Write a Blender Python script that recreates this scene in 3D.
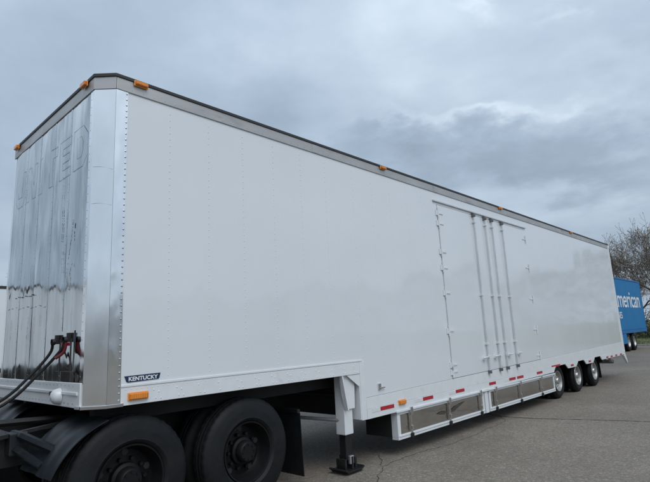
import bpy, bmesh, math, random
from mathutils import Vector, Matrix
random.seed(7)
S = bpy.context.scene
for o in list(bpy.data.objects): bpy.data.objects.remove(o)
COL = S.collection

# ------------------------------------------------------------------ camera
cam_d = bpy.data.cameras.new('camera'); cam = bpy.data.objects.new('camera', cam_d); COL.objects.link(cam)
cam_d.sensor_width = 36.0; cam_d.lens = 27.69; cam_d.clip_start = 0.05; cam_d.clip_end = 2000
fw = Vector((0.7184458, 0.6695695, 0.1884469)); rt = Vector((0.6878928, -0.7241054, -0.0497478)); up = Vector((-0.1031458, -0.1653723, 0.9808226))
M4 = Matrix((( rt.x, up.x, -fw.x, -1.8380), (rt.y, up.y, -fw.y, -4.2399), (rt.z, up.z, -fw.z, 1.6341), (0, 0, 0, 1)))
cam.matrix_world = M4
S.camera = cam

# ------------------------------------------------------------------ sky, sun, exposure
SKY_OFF = (-19.59, -0.37, 8.99)      # which part of the cloud deck stands overhead
# single cloud banks in cloud-deck coordinates: centre, two axes, thickness (dark banks negative, thin bright gaps positive)
CLOUD_BANKS = [
    (1.512, 0.836, 2.252, -3.637, 3.397, 3.239, -0.13),
    (1.956, 0.448, 1.051, -3.536, 3.0, 2.323, -0.15),
    (1.723, 0.623, 2.403, -5.579, 5.088, 4.343, -0.04),
    (0.381, 1.332, 1.848, -0.595, 1.272, 1.824, -0.05),
    (0.659, 1.024, 2.807, -1.8, 2.389, 2.896, -0.02),
    (1.414, 0.551, 2.135, -4.544, 11.511, 10.253, 0.115),
    (1.21, 0.79, 3.246, -4.477, 11.719, 11.719, 0.05),
    (1.002, 0.417, 3.541, -6.802, 14.037, 13.074, 0.07),
    (0.9, 0.737, 1.877, -2.096, 3.19, 3.336, 0.045),
    (1.497, 0.261, 1.531, -5.808, 7.245, 5.89, 0.05),
    (2.324, 0.558, 1.086, -3.64, 5.699, 4.209, 0.03),
    (0.993, 1.246, 2.666, -2.072, 2.064, 2.55, -0.02),
]
SUN_EL, SUN_AZ = math.radians(52), math.radians(250)     # azimuth of the sun measured from +X towards +Y
W = bpy.data.worlds.new('World'); S.world = W; W.use_nodes = True
nt = W.node_tree; nt.nodes.clear()
def N(t, kind, **kw):
    n = t.nodes.new(kind)
    for k, v in kw.items(): setattr(n, k, v)
    return n
def mth(t, op, a, b=None, c=None, clamp=False):
    n = N(t, 'ShaderNodeMath', operation=op, use_clamp=clamp)
    for i, v in enumerate((a, b, c)):
        if v is None: continue
        if isinstance(v, (int, float)): n.inputs[i].default_value = v
        else: t.links.new(v, n.inputs[i])
    return n.outputs[0]
def ramp(t, fac, stops, mode='LINEAR'):
    n = N(t, 'ShaderNodeValToRGB'); n.color_ramp.interpolation = mode
    e = n.color_ramp.elements
    while len(e) < len(stops): e.new(0.5)
    for i, (p, c) in enumerate(stops):
        e[i].position = p; e[i].color = (c[0], c[1], c[2], 1) if not isinstance(c, (int, float)) else (c, c, c, 1)
    if fac is not None: t.links.new(fac, n.inputs[0])
    return n.outputs[0]
def mixc(t, f, a, b, blend='MIX'):
    n = N(t, 'ShaderNodeMix', data_type='RGBA', blend_type=blend)
    for sock, v in ((n.inputs[0], f), (n.inputs[6], a), (n.inputs[7], b)):
        if isinstance(v, (int, float)): sock.default_value = v
        elif isinstance(v, tuple): sock.default_value = (v[0], v[1], v[2], 1)
        else: t.links.new(v, sock)
    return n.outputs[2]

tc = N(nt, 'ShaderNodeTexCoord')
sep = N(nt, 'ShaderNodeSeparateXYZ'); nt.links.new(tc.outputs['Generated'], sep.inputs[0])
zc = mth(nt, 'MAXIMUM', sep.outputs[2], 0.0)
den = mth(nt, 'ADD', zc, 0.22)
cx = mth(nt, 'ADD', mth(nt, 'DIVIDE', sep.outputs[0], den), SKY_OFF[0]); cy = mth(nt, 'ADD', mth(nt, 'DIVIDE', sep.outputs[1], den), SKY_OFF[1])
cmb = N(nt, 'ShaderNodeCombineXYZ'); nt.links.new(cx, cmb.inputs[0]); nt.links.new(cy, cmb.inputs[1]); cmb.inputs[2].default_value = SKY_OFF[2]
n1 = N(nt, 'ShaderNodeTexNoise'); n1.inputs['Scale'].default_value = 1.15; n1.inputs['Detail'].default_value = 6; n1.inputs['Roughness'].default_value = 0.48; n1.inputs['Distortion'].default_value = 0.35
nt.links.new(cmb.outputs[0], n1.inputs['Vector'])
n2 = N(nt, 'ShaderNodeTexNoise'); n2.inputs['Scale'].default_value = 3.6; n2.inputs['Detail'].default_value = 7; n2.inputs['Roughness'].default_value = 0.55
nt.links.new(cmb.outputs[0], n2.inputs['Vector'])
cl = mth(nt, 'ADD', mth(nt, 'MULTIPLY', n1.outputs[0], 0.8), mth(nt, 'MULTIPLY', n2.outputs[0], 0.2))
wrp = N(nt, 'ShaderNodeTexNoise'); wrp.inputs['Scale'].default_value = 4.0; wrp.inputs['Detail'].default_value = 5; wrp.inputs['Roughness'].default_value = 0.55; nt.links.new(cmb.outputs[0], wrp.inputs['Vector'])
wsep = N(nt, 'ShaderNodeSeparateColor'); nt.links.new(wrp.outputs['Color'], wsep.inputs[0])
dkx = mth(nt, 'ADD', mth(nt, 'SUBTRACT', cx, SKY_OFF[0]), mth(nt, 'MULTIPLY_ADD', wsep.outputs[0], 0.80, -0.40))
dky = mth(nt, 'ADD', mth(nt, 'SUBTRACT', cy, SKY_OFF[1]), mth(nt, 'MULTIPLY_ADD', wsep.outputs[1], 0.80, -0.40))
cl = mth(nt, 'MULTIPLY_ADD', mth(nt, 'SUBTRACT', cl, 0.5), 0.55, 0.505)
for bx, by, m00, m01, m10, m11, amp in CLOUD_BANKS:
    dx_ = mth(nt, 'SUBTRACT', dkx, bx); dy_ = mth(nt, 'SUBTRACT', dky, by)
    u_ = mth(nt, 'ADD', mth(nt, 'MULTIPLY', dx_, m00), mth(nt, 'MULTIPLY', dy_, m01)); v_ = mth(nt, 'ADD', mth(nt, 'MULTIPLY', dx_, m10), mth(nt, 'MULTIPLY', dy_, m11))
    r2 = mth(nt, 'ADD', mth(nt, 'MULTIPLY', u_, u_), mth(nt, 'MULTIPLY', v_, v_))
    fo = mth(nt, 'EXPONENT', mth(nt, 'MULTIPLY', r2, -1.0))
    cl = mth(nt, 'MULTIPLY_ADD', fo, amp, cl)
cloud = ramp(nt, cl, [(0.36, (0.285, 0.362, 0.450)), (0.46, (0.385, 0.476, 0.585)), (0.54, (0.485, 0.585, 0.700)), (0.64, (0.67, 0.77, 0.87))], 'LINEAR')
# overcast luminance law: the zenith is about three times as bright as the horizon
lum = mth(nt, 'MULTIPLY_ADD', zc, 0.50, 0.94)
cl2 = mixc(nt, 1.0, cloud, (1, 1, 1), 'MULTIPLY')
vm = N(nt, 'ShaderNodeVectorMath', operation='SCALE'); nt.links.new(cl2, vm.inputs[0]); nt.links.new(lum, vm.inputs['Scale'])
sky = N(nt, 'ShaderNodeTexSky', sky_type='NISHITA'); sky.sun_disc = False; sky.sun_elevation = SUN_EL; sky.sun_rotation = math.radians(90) - SUN_AZ; sky.dust_density = 3
skv = N(nt, 'ShaderNodeVectorMath', operation='SCALE'); nt.links.new(sky.outputs[0], skv.inputs[0]); skv.inputs['Scale'].default_value = 0.08
mx = mixc(nt, 0.88, skv.outputs[0], vm.outputs[0])
bg = N(nt, 'ShaderNodeBackground'); nt.links.new(mx, bg.inputs[0]); bg.inputs[1].default_value = 1.0
wo = N(nt, 'ShaderNodeOutputWorld'); nt.links.new(bg.outputs[0], wo.inputs[0])

sl = bpy.data.lights.new('sun', 'SUN'); sl.energy = 1.25; sl.angle = math.radians(40); sl.color = (1, 0.98, 0.95)
so = bpy.data.objects.new('sun', sl); COL.objects.link(so)
sd = Vector((math.cos(SUN_EL)*math.cos(SUN_AZ), math.cos(SUN_EL)*math.sin(SUN_AZ), math.sin(SUN_EL)))
so.rotation_euler = sd.to_track_quat('Z', 'Y').to_euler(); so.location = (0, -10, 20)

S.render.engine = 'CYCLES'
S.view_settings.view_transform = 'Standard'; S.view_settings.look = 'None'; S.view_settings.gamma = 1; S.view_settings.exposure = 0.08; S.view_settings.use_curve_mapping = False
S.render.resolution_x = 1024; S.render.resolution_y = 759

# ------------------------------------------------------------------ materials
MATS = {}
def mat(name, col, rough=0.5, metal=0.0, var=0.0, vscale=3.0, bump=0.0, bscale=40.0, coat=0.0, rvar=0.0, dirt=None, dscale=1.5, dlo=0.5, dhi=0.75, stretch=(1, 1, 1), spec=0.5, emit=0, bdet=3):
    m = bpy.data.materials.new(name); m.use_nodes = True; t = m.node_tree; b = t.nodes['Principled BSDF']
    b.inputs['Base Color'].default_value = (*col, 1); b.inputs['Roughness'].default_value = rough; b.inputs['Metallic'].default_value = metal
    b.inputs['Coat Weight'].default_value = coat; b.inputs['Coat Roughness'].default_value = 0.06; b.inputs['Specular IOR Level'].default_value = spec
    tcn = N(t, 'ShaderNodeTexCoord'); mp = N(t, 'ShaderNodeMapping'); mp.inputs['Scale'].default_value = stretch
    t.links.new(tcn.outputs['Object'], mp.inputs[0]); vec = mp.outputs[0]
    colout = None
    if var:
        n = N(t, 'ShaderNodeTexNoise'); n.inputs['Scale'].default_value = vscale; n.inputs['Detail'].default_value = 6; t.links.new(vec, n.inputs['Vector'])
        lo = tuple(c*(1-var) for c in col); hi = tuple(min(1, c*(1+var)) for c in col)
        colout = ramp(t, n.outputs[0], [(0.3, lo), (0.7, hi)])
        t.links.new(colout, b.inputs['Base Color'])
    if dirt:
        n = N(t, 'ShaderNodeTexNoise'); n.inputs['Scale'].default_value = dscale; n.inputs['Detail'].default_value = 9; n.inputs['Roughness'].default_value = 0.65; t.links.new(vec, n.inputs['Vector'])
        f = ramp(t, n.outputs[0], [(dlo, 0.0), (dhi, 1.0)])
        c2 = mixc(t, f, colout if colout is not None else col, dirt)
        t.links.new(c2, b.inputs['Base Color'])
    if rvar:
        n = N(t, 'ShaderNodeTexNoise'); n.inputs['Scale'].default_value = vscale*1.7; n.inputs['Detail'].default_value = 5; t.links.new(vec, n.inputs['Vector'])
        r = ramp(t, n.outputs[0], [(0.3, max(0.02, rough-rvar)), (0.7, min(1, rough+rvar))]); t.links.new(r, b.inputs['Roughness'])
    if bump:
        n = N(t, 'ShaderNodeTexNoise'); n.inputs['Scale'].default_value = bscale; n.inputs['Detail'].default_value = bdet; t.links.new(vec, n.inputs['Vector'])
        bn = N(t, 'ShaderNodeBump'); bn.inputs['Strength'].default_value = 1.0; bn.inputs['Distance'].default_value = bump; t.links.new(n.outputs[0], bn.inputs['Height'])
        t.links.new(bn.outputs[0], b.inputs['Normal'])
        if coat: t.links.new(bn.outputs[0], b.inputs['Coat Normal'])
    MATS[name] = m
    return m
WHITE = mat('white_paint', (0.745, 0.785, 0.815), 0.22, var=0.02, vscale=0.8, bump=0.0065, bscale=1.3, bdet=0, coat=1.0)
WHITE2 = mat('white_paint_trim', (0.745, 0.775, 0.795), 0.33, var=0.04, vscale=6, coat=0.3, dirt=(0.42, 0.40, 0.37), dscale=3.0, dlo=0.60, dhi=0.90)
RAIL = mat('aluminium_rail', (0.48, 0.47, 0.46), 0.42, 0.6, var=0.12, vscale=5, rvar=0.1, stretch=(0.3, 0.3, 1), dirt=(0.25, 0.23, 0.21), dscale=4, dlo=0.55, dhi=0.8)
STEEL = mat('stainless_front', (0.56, 0.585, 0.60), 0.08, 1.0, var=0.16, vscale=3, bump=0.016, bscale=1.7, bdet=2, rvar=0.06, stretch=(1, 2.2, 0.5), dirt=(0.30, 0.31, 0.32), dscale=2.2, dlo=0.55, dhi=0.72)
CORNER = mat('stainless_corner', (0.95, 0.95, 0.94), 0.17, 1.0, var=0.06, vscale=3, bump=0.006, bscale=3.0, bdet=1, rvar=0.06, stretch=(1, 1, 0.5))
FLANGE = mat('stainless_flange', (0.88, 0.89, 0.90), 0.13, 1.0, var=0.05, vscale=5, bump=0.010, bscale=5.0, bdet=1, rvar=0.05, stretch=(1, 1, 0.6))
MIRROR = mat('polished_panel', (0.56, 0.55, 0.53), 0.06, 1.0, var=0.08, vscale=2, bump=0.003, bscale=2.5, rvar=0.04)
CHROME = mat('bright_metal', (0.72, 0.72, 0.72), 0.14, 1.0, var=0.06, vscale=9, rvar=0.05)
ZINC = mat('zinc_steel', (0.50, 0.51, 0.53), 0.36, 0.75, var=0.12, vscale=12)
ALLOY = mat('wheel_alloy', (0.50, 0.50, 0.49), 0.46, 1.0, var=0.08, vscale=8, rvar=0.08)
RODP = mat('rod_paint', (0.64, 0.66, 0.68), 0.35, 0.15, var=0.08, vscale=9)
KEEP = mat('keeper_steel', (0.15, 0.155, 0.16), 0.5, 0.3, var=0.3, vscale=9)
DARK = mat('dark_edge', (0.035, 0.033, 0.032), 0.55, var=0.2, vscale=5)
BLACK = mat('black_steel', (0.010, 0.010, 0.011), 0.5, var=0.3, vscale=8, dirt=(0.035, 0.032, 0.030), dscale=4, dlo=0.52, dhi=0.85, bump=0.001, bscale=60)
FENDER = mat('black_plastic', (0.012, 0.015, 0.019), 0.45, var=0.2, vscale=8, dirt=(0.034, 0.034, 0.034), dscale=3, dlo=0.5, dhi=0.85)
HUBB = mat('black_wheel', (0.006, 0.006, 0.007), 0.55, var=0.3, vscale=10, spec=0.3)
RUBBER = mat('tyre_rubber', (0.009, 0.010, 0.012), 0.60, var=0.25, vscale=7, spec=0.25, dirt=(0.018, 0.0178, 0.0176), dscale=5, dlo=0.45, dhi=0.85, bump=0.0015, bscale=70)
AMBER = mat('amber_lens', (0.72, 0.20, 0.015), 0.22, coat=0.5, var=0.12, vscale=30)
AMBERL = mat('amber_bright', (0.85, 0.35, 0.06), 0.25, coat=0.4)
RED = mat('red_reflector', (0.42, 0.02, 0.035), 0.3, var=0.15, vscale=40)
REDH = mat('red_hose', (0.11, 0.010, 0.014), 0.4)
SILVT = mat('white_reflector', (0.70, 0.72, 0.72), 0.3, var=0.08, vscale=40)
NAVY = mat('navy_decal', (0.012, 0.032, 0.085), 0.35)
DECALW = mat('white_lettering', (0.80, 0.82, 0.84), 0.4)
BLUE = mat('blue_paint', (0.014, 0.175, 0.41), 0.5, spec=0.25, coat=0.0, var=0.06, vscale=1)
BLUED = mat('blue_dark', (0.010, 0.135, 0.36), 0.4, var=0.08)
GHOST = mat('ghost_lettering', (0.46, 0.48, 0.50), 0.25, 1.0, var=0.35, vscale=9)
WINGD = mat('wing_dark', (0.24, 0.225, 0.205), 0.2, 1.0, var=0.4, vscale=14)
NOSEMARK = mat('nose_residue_reflection', (0.085, 0.085, 0.088), 0.5, 0.2, var=0.5, vscale=20)  # for adhesive marks and for reflected lettering painted on the nose
RIVET = mat('rivet_white', (0.74, 0.76, 0.78), 0.35, coat=0.3)
RIVETM = mat('rivet_metal', (0.60, 0.61, 0.62), 0.28, 1.0)
BARK = mat('bark', (0.075, 0.062, 0.052), 0.9, var=0.35, vscale=14, bump=0.01, bscale=20)
TWIG = mat('twig', (0.10, 0.082, 0.068), 0.85, var=0.3, vscale=3)
CATK = mat('bud', (0.34, 0.31, 0.26), 0.8, var=0.25, vscale=5)
SHRUB = mat('shrub_leaf', (0.055, 0.060, 0.030), 0.8, var=0.4, vscale=3)
CONC = mat('kerb_concrete', (0.34, 0.32, 0.29), 0.85, var=0.2, vscale=6, bump=0.004, bscale=30)
TARF = mat('hairline_crack', (0.050, 0.046, 0.042), 0.9)
TAR = mat('tar_seam', (0.020, 0.020, 0.020), 0.6, var=0.2, vscale=20)
UNDER = mat('underbody', (0.016, 0.016, 0.016), 0.75, var=0.3, vscale=4)
CABP = mat('cab_paint', (0.025, 0.045, 0.11), 0.28, coat=0.8, var=0.05)
GLASS = mat('tinted_glass', (0.01, 0.012, 0.014), 0.05, spec=0.8)

def asphalt():
    m = bpy.data.materials.new('asphalt'); m.use_nodes = True; t = m.node_tree; b = t.nodes['Principled BSDF']
    tcn = N(t, 'ShaderNodeTexCoord'); v = tcn.outputs['Object']
    def nz(s, d=5, r=0.6, dist=0):
        n = N(t, 'ShaderNodeTexNoise'); n.inputs['Scale'].default_value = s; n.inputs['Detail'].default_value = d; n.inputs['Roughness'].default_value = r; n.inputs['Distortion'].default_value = dist
        t.links.new(v, n.inputs['Vector']); return n.outputs[0]
    vo = N(t, 'ShaderNodeTexVoronoi'); vo.inputs['Scale'].default_value = 70; t.links.new(v, vo.inputs['Vector'])
    vo2 = N(t, 'ShaderNodeTexVoronoi'); vo2.inputs['Scale'].default_value = 28; t.links.new(v, vo2.inputs['Vector'])
    base = ramp(t, nz(0.45, 6, 0.6, 0.4), [(0.32, (0.172, 0.150, 0.126)), (0.55, (0.202, 0.178, 0.150)), (0.72, (0.228, 0.200, 0.170))])
    fine = ramp(t, nz(38, 4, 0.75), [(0.28, 0.72), (0.5, 1.0), (0.72, 1.3)])
    sp = N(t, 'ShaderNodeSeparateColor'); t.links.new(vo.outputs['Color'], sp.inputs[0])
    agg = ramp(t, sp.outputs[0], [(0.0, 0.78), (0.6, 1.0), (0.93, 1.10), (0.97, 1.6)])
    sp2 = N(t, 'ShaderNodeSeparateColor'); t.links.new(vo2.outputs['Color'], sp2.inputs[0])
    agg2 = ramp(t, sp2.outputs[1], [(0.0, 0.74), (0.35, 0.99), (0.86, 1.04), (0.95, 1.35)])
    c = mixc(t, 1.0, base, fine, 'MULTIPLY'); c = mixc(t, 0.8, c, agg, 'MULTIPLY'); c = mixc(t, 0.7, c, agg2, 'MULTIPLY')
    st = ramp(t, nz(1.1, 7, 0.62, 0.8), [(0.60, 0.0), (0.75, 0.55)])
    c = mixc(t, st, c, (0.105, 0.096, 0.086))
    t.links.new(c, b.inputs['Base Color'])
    b.inputs['Roughness'].default_value = 0.85; b.inputs['Specular IOR Level'].default_value = 0.3
    h = mth(t, 'ADD', mth(t, 'MULTIPLY', vo.outputs['Distance'], 0.7), mth(t, 'ADD', nz(55, 3, 0.7), mth(t, 'MULTIPLY', vo2.outputs['Distance'], 0.6)))
    bn = N(t, 'ShaderNodeBump'); bn.inputs['Distance'].default_value = 0.004; bn.inputs['Strength'].default_value = 1.0
    t.links.new(h, bn.inputs['Height']); t.links.new(bn.outputs[0], b.inputs['Normal'])
    return m
ASPH = asphalt()
GRASSM = mat('grass_ground', (0.075, 0.095, 0.030), 0.95, var=0.4, vscale=1.2, dirt=(0.15, 0.125, 0.07), dscale=0.5, dlo=0.48, dhi=0.7, bump=0.05, bscale=6)
GRASSB = mat('grass_blade', (0.10, 0.125, 0.035), 0.8, var=0.35, vscale=1.5)

# ------------------------------------------------------------------ mesh helpers
class MB:
    def __init__(s): s.v = []; s.f = []
    def add(s, vs, fs):
        k = len(s.v); s.v += [tuple(p) for p in vs]; s.f += [tuple(i+k for i in f) for f in fs]; return s
    def box(s, x0, x1, y0, y1, z0, z1):
        return s.add([(x0,y0,z0),(x1,y0,z0),(x1,y1,z0),(x0,y1,z0),(x0,y0,z1),(x1,y0,z1),(x1,y1,z1),(x0,y1,z1)],
                     [(0,3,2,1),(4,5,6,7),(0,1,5,4),(1,2,6,5),(2,3,7,6),(3,0,4,7)])
    def prism(s, poly, axis, a, b):
        # poly is a list of 2D points in the two other axes (xz for y, yz for x, xy for z), extruded along axis from a to b
        def P(p, t): return (t, p[0], p[1]) if axis == 'x' else ((p[0], t, p[1]) if axis == 'y' else (p[0], p[1], t))
        n = len(poly)
        return s.add([P(p, a) for p in poly] + [P(p, b) for p in poly],
                     [tuple(range(n)), tuple(range(2*n-1, n-1, -1))] + [(i, (i+1) % n, n+(i+1) % n, n+i) for i in range(n)])
    def tube(s, pts, r, n=8, cap=True):
        pts = [Vector(p) for p in pts]; rs = r if isinstance(r, (list, tuple)) else [r]*len(pts)
        vs = []; fs = []
        ref = Vector((0, 0, 1))
        for i, p in enumerate(pts):
            d = (pts[min(i+1, len(pts)-1)] - pts[max(i-1, 0)]).normalized()
            if abs(d.dot(ref)) > 0.95: ref = Vector((1, 0, 0)) if abs(d.x) < 0.9 else Vector((0, 1, 0))
            a = d.cross(ref).normalized(); b2 = d.cross(a)
            for k in range(n):
                t = 2*math.pi*k/n; vs.append(p + a*math.cos(t)*rs[i] + b2*math.sin(t)*rs[i])
        for i in range(len(pts)-1):
            for k in range(n): fs.append((i*n+k, i*n+(k+1) % n, (i+1)*n+(k+1) % n, (i+1)*n+k))
        if cap: fs.append(tuple(range(n-1, -1, -1))); fs.append(tuple((len(pts)-1)*n+k for k in range(n)))
        return s.add(vs, fs)
    def lathe(s, prof, c=(0, 0, 0), axis='y', n=48, lug=None):
        # prof: (radius, along-axis) pairs; lug: {profile index: depth} cut on every other segment
        vs = []; fs = []
        for k in range(n):
            t = 2*math.pi*k/n
            for i, (r, h) in enumerate(prof):
                if lug and i in lug and (k // 2) % 2: r -= lug[i]
                if axis == 'y': vs.append((c[0]+r*math.cos(t), c[1]+h, c[2]+r*math.sin(t)))
                elif axis == 'x': vs.append((c[0]+h, c[1]+r*math.cos(t), c[2]+r*math.sin(t)))
                else: vs.append((c[0]+r*math.cos(t), c[1]+r*math.sin(t), c[2]+h))
        m = len(prof)
        for k in range(n):
            for i in range(m-1): fs.append((k*m+i, k*m+i+1, ((k+1) % n)*m+i+1, ((k+1) % n)*m+i))
        return s.add(vs, fs)
    def dome(s, c, nrm, r, h, n=6):
        c = Vector(c); d = Vector(nrm); a = d.orthogonal().normalized(); b2 = d.cross(a)
        vs = [c + (a*math.cos(6.2832*k/n)+b2*math.sin(6.2832*k/n))*r for k in range(n)] + [c + d*h*0.8 + (a*math.cos(6.2832*k/n)+b2*math.sin(6.2832*k/n))*r*0.55 for k in range(n)] + [c + d*h]
        return s.add(vs, [(k, (k+1) % n, n+(k+1) % n, n+k) for k in range(n)] + [(n+k, n+(k+1) % n, 2*n) for k in range(n)])
    def build(s, name, m, parent=None, smooth=False, bev=0.0, loc=None, seg=2):
        me = bpy.data.meshes.new(name); me.from_pydata(s.v, [], s.f); me.materials.append(m)
        bm = bmesh.new(); bm.from_mesh(me); bmesh.ops.recalc_face_normals(bm, faces=bm.faces); bm.to_mesh(me); bm.free()
        o = bpy.data.objects.new(name, me); COL.objects.link(o)
        if parent: o.parent = parent
        if loc: o.location = loc
        if smooth:
            for p in me.polygons: p.use_smooth = True
            me.set_sharp_from_angle(angle=math.radians(38))
        if bev:
            b = o.modifiers.new('bevel', 'BEVEL'); b.width = bev; b.segments = seg; b.limit_method = 'ANGLE'; b.harden_normals = False
        return o
def box(name, m, parent, x0, x1, y0, y1, z0, z1, bev=0.0): return MB().box(x0, x1, y0, y1, z0, z1).build(name, m, parent, bev=bev)
def tag(o, label=None, cat=None, group=None, kind=None):
    if label: o['label'] = label
    if cat: o['category'] = cat
    if group: o['group'] = group
    if kind: o['kind'] = kind
    return o
def thing(name, label, cat, loc=(0, 0, 0), rz=0, group=None):
    o = bpy.data.objects.new(name, None); COL.objects.link(o); o.location = loc; o.rotation_euler.z = rz; o.empty_display_size = 0.3
    return tag(o, label, cat, group)
def copy_tree(o, parent=None):
    c = o.copy(); COL.objects.link(c)
    if parent: c.parent = parent
    for ch in list(o.children): copy_tree(ch, c)
    return c
def text_mesh(name, body, m, parent, size, bold=0.0, shear=0.0, space=1.0, xs=1.0, ext=0.0, align='LEFT'):
    cu = bpy.data.curves.new(name, 'FONT'); cu.body = body; cu.size = size; cu.offset = bold; cu.shear = shear; cu.space_character = space; cu.extrude = ext; cu.align_x = align
    tmp = bpy.data.objects.new('tmp', cu); COL.objects.link(tmp)
    dg = bpy.context.evaluated_depsgraph_get(); me = bpy.data.meshes.new_from_object(tmp.evaluated_get(dg))
    bpy.data.objects.remove(tmp); bpy.data.curves.remove(cu)
    me.name = name; me.materials.clear(); me.materials.append(m)
    # text is written in xy: stand it up into xz facing -y
    for v in me.vertices: v.co = Vector((v.co.x*xs, -v.co.z, v.co.y))
    o = bpy.data.objects.new(name, me); COL.objects.link(o)
    if parent: o.parent = parent
    return o

# ------------------------------------------------------------------ ground
g = MB(); g.add([(-400, -400, 0), (400, -400, 0), (400, 400, 0), (-400, 400, 0)], [(0, 1, 2, 3)])
tag(g.build('pavement', ASPH), kind='structure')
GROUND = bpy.data.objects['pavement']
def ribbon(pts, w, seed, step=0.05, jit=0.02, z=0.004):
    rnd = random.Random(seed); P = []
    for a, b in zip(pts[:-1], pts[1:]):
        a = Vector(a); b = Vector(b); n = max(2, int((b-a).length/step))
        for i in range(n): P.append(a.lerp(b, i/n))
    P.append(Vector(pts[-1])); vs = []; fs = []
    wob = 0
    for i, p in enumerate(P):
        d = (P[min(i+1, len(P)-1)]-P[max(i-1, 0)]).normalized(); nrm = Vector((-d.y, d.x))
        wob = wob*0.7 + rnd.uniform(-jit, jit); ww = w*rnd.uniform(0.35, 1.3)
        c = p + nrm*wob
        vs += [(c.x+nrm.x*ww/2, c.y+nrm.y*ww/2, z), (c.x-nrm.x*ww/2, c.y-nrm.y*ww/2, z)]
    for i in range(len(P)-1): fs.append((2*i, 2*i+1, 2*i+3, 2*i+2))
    return MB().add(vs, fs)
ribbon([(7.95, 0.9), (7.55, 0.22), (7.60, -0.45), (7.88, -1.33), (8.09, -2.2), (8.6, -4.0), (8.9, -9)], 0.032, 3, jit=0.008).build('crack', TAR, GROUND)
ribbon([(2.3, -0.95), (2.87, -0.46), (3.15, -0.27), (3.48, -0.08), (3.93, 0.35)], 0.009, 5, jit=0.018).build('crack', TARF, GROUND)
ribbon([(3.48, -0.08), (4.0, -0.02), (4.4, -0.06), (4.9, -0.15), (5.65, -0.15), (6.6, -0.11), (7.2, -0.04), (7.55, 0.22)], 0.008, 8, jit=0.018).build('crack', TARF, GROUND)
ribbon([(7.95, 0.9), (8.2, 2.0), (8.0, 4.0), (8.3, 9)], 0.03, 13, jit=0.01).build('crack', TAR, GROUND)
ribbon([(12, -6), (17, -3.6), (22, -3.0), (30, -4)], 0.03, 15, jit=0.02).build('crack', TAR, GROUND)

# kerb and grass beyond the lot
for k in range(34):
    y0 = -42 + k*2.4
    box('kerb_stone', CONC, GROUND, 37.1, 37.28, y0, y0+2.385, -0.05, 0.13, 0.012)
gv = []; gf = []
nx, ny = 30, 60
rnd = random.Random(4)
for j in range(ny+1):
    for i in range(nx+1):
        x = 37.28 + (i/nx)**1.6*150; y = -150 + 300*j/ny
        gv.append((x, y, 0.11 + min(1.6, (x-37.28)*0.045) + (rnd.uniform(-.06, .06) if i else 0)))
for j in range(ny):
    for i in range(nx): gf.append((j*(nx+1)+i, j*(nx+1)+i+1, (j+1)*(nx+1)+i+1, (j+1)*(nx+1)+i))
tag(MB().add(gv, gf).build('grass_bank', GRASSM, smooth=True), kind='structure')
gb = MB(); rnd = random.Random(9)
for k in range(9000):
    x = 37.3 + rnd.random()**1.7*14; y = rnd.uniform(-14, 16); z = 0.10 + (x-37.28)*0.045; h = rnd.uniform(.05, .16); a = rnd.uniform(0, 6.28); w = .02
    dx, dy = math.cos(a)*w, math.sin(a)*w; lx, ly = rnd.uniform(-.05, .05), rnd.uniform(-.05, .05)
    gb.add([(x-dx, y-dy, z), (x+dx, y+dy, z), (x+lx, y+ly, z+h)], [(0, 1, 2)])
tag(gb.build('grass', GRASSB), 'short rough grass on the bank behind the kerb', 'grass', kind='stuff')

# ------------------------------------------------------------------ wheels
def make_tyre(name, m, parent, R, rim, w, y0, n=160):
    # outer sidewall at y0, going inwards (+y)
    s = (R-rim)
    prof = [(rim-0.004, y0+0.055), (rim+0.012, y0+0.022), (rim+s*0.16, y0+0.006), (rim+s*0.20, y0+0.010), (rim+s*0.45, y0-0.001), (rim+s*0.50, y0+0.003), (rim+s*0.72, y0+0.008), (R-0.045, y0+0.018),
            (R-0.012, y0+0.036), (R, y0+0.055), (R, y0+0.085), (R-0.014, y0+0.088), (R-0.014, y0+0.098), (R, y0+0.101)]
    half = [(r, 2*y0+w-h) for r, h in reversed(prof)]
    mid = [(R, y0+w*0.5-0.018), (R-0.014, y0+w*0.5-0.015), (R-0.014, y0+w*0.5+0.015), (R, y0+w*0.5+0.018)]
    full = prof + mid + half
    nn = len(full)
    lug = {9: 0.005, 10: 0.006, nn-10: 0.005, nn-11: 0.006}
    return MB().lathe(full, n=n, lug=lug).build(name, m, parent, smooth=True)
def hub_ring(mb, r, n, y, rr, h, ph=0):
    for k in range(n):
        t = 2*math.pi*k/n+ph
        mb.tube([(r*math.cos(t), y, r*math.sin(t)), (r*math.cos(t), y-h, r*math.sin(t))], rr, 6)
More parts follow.
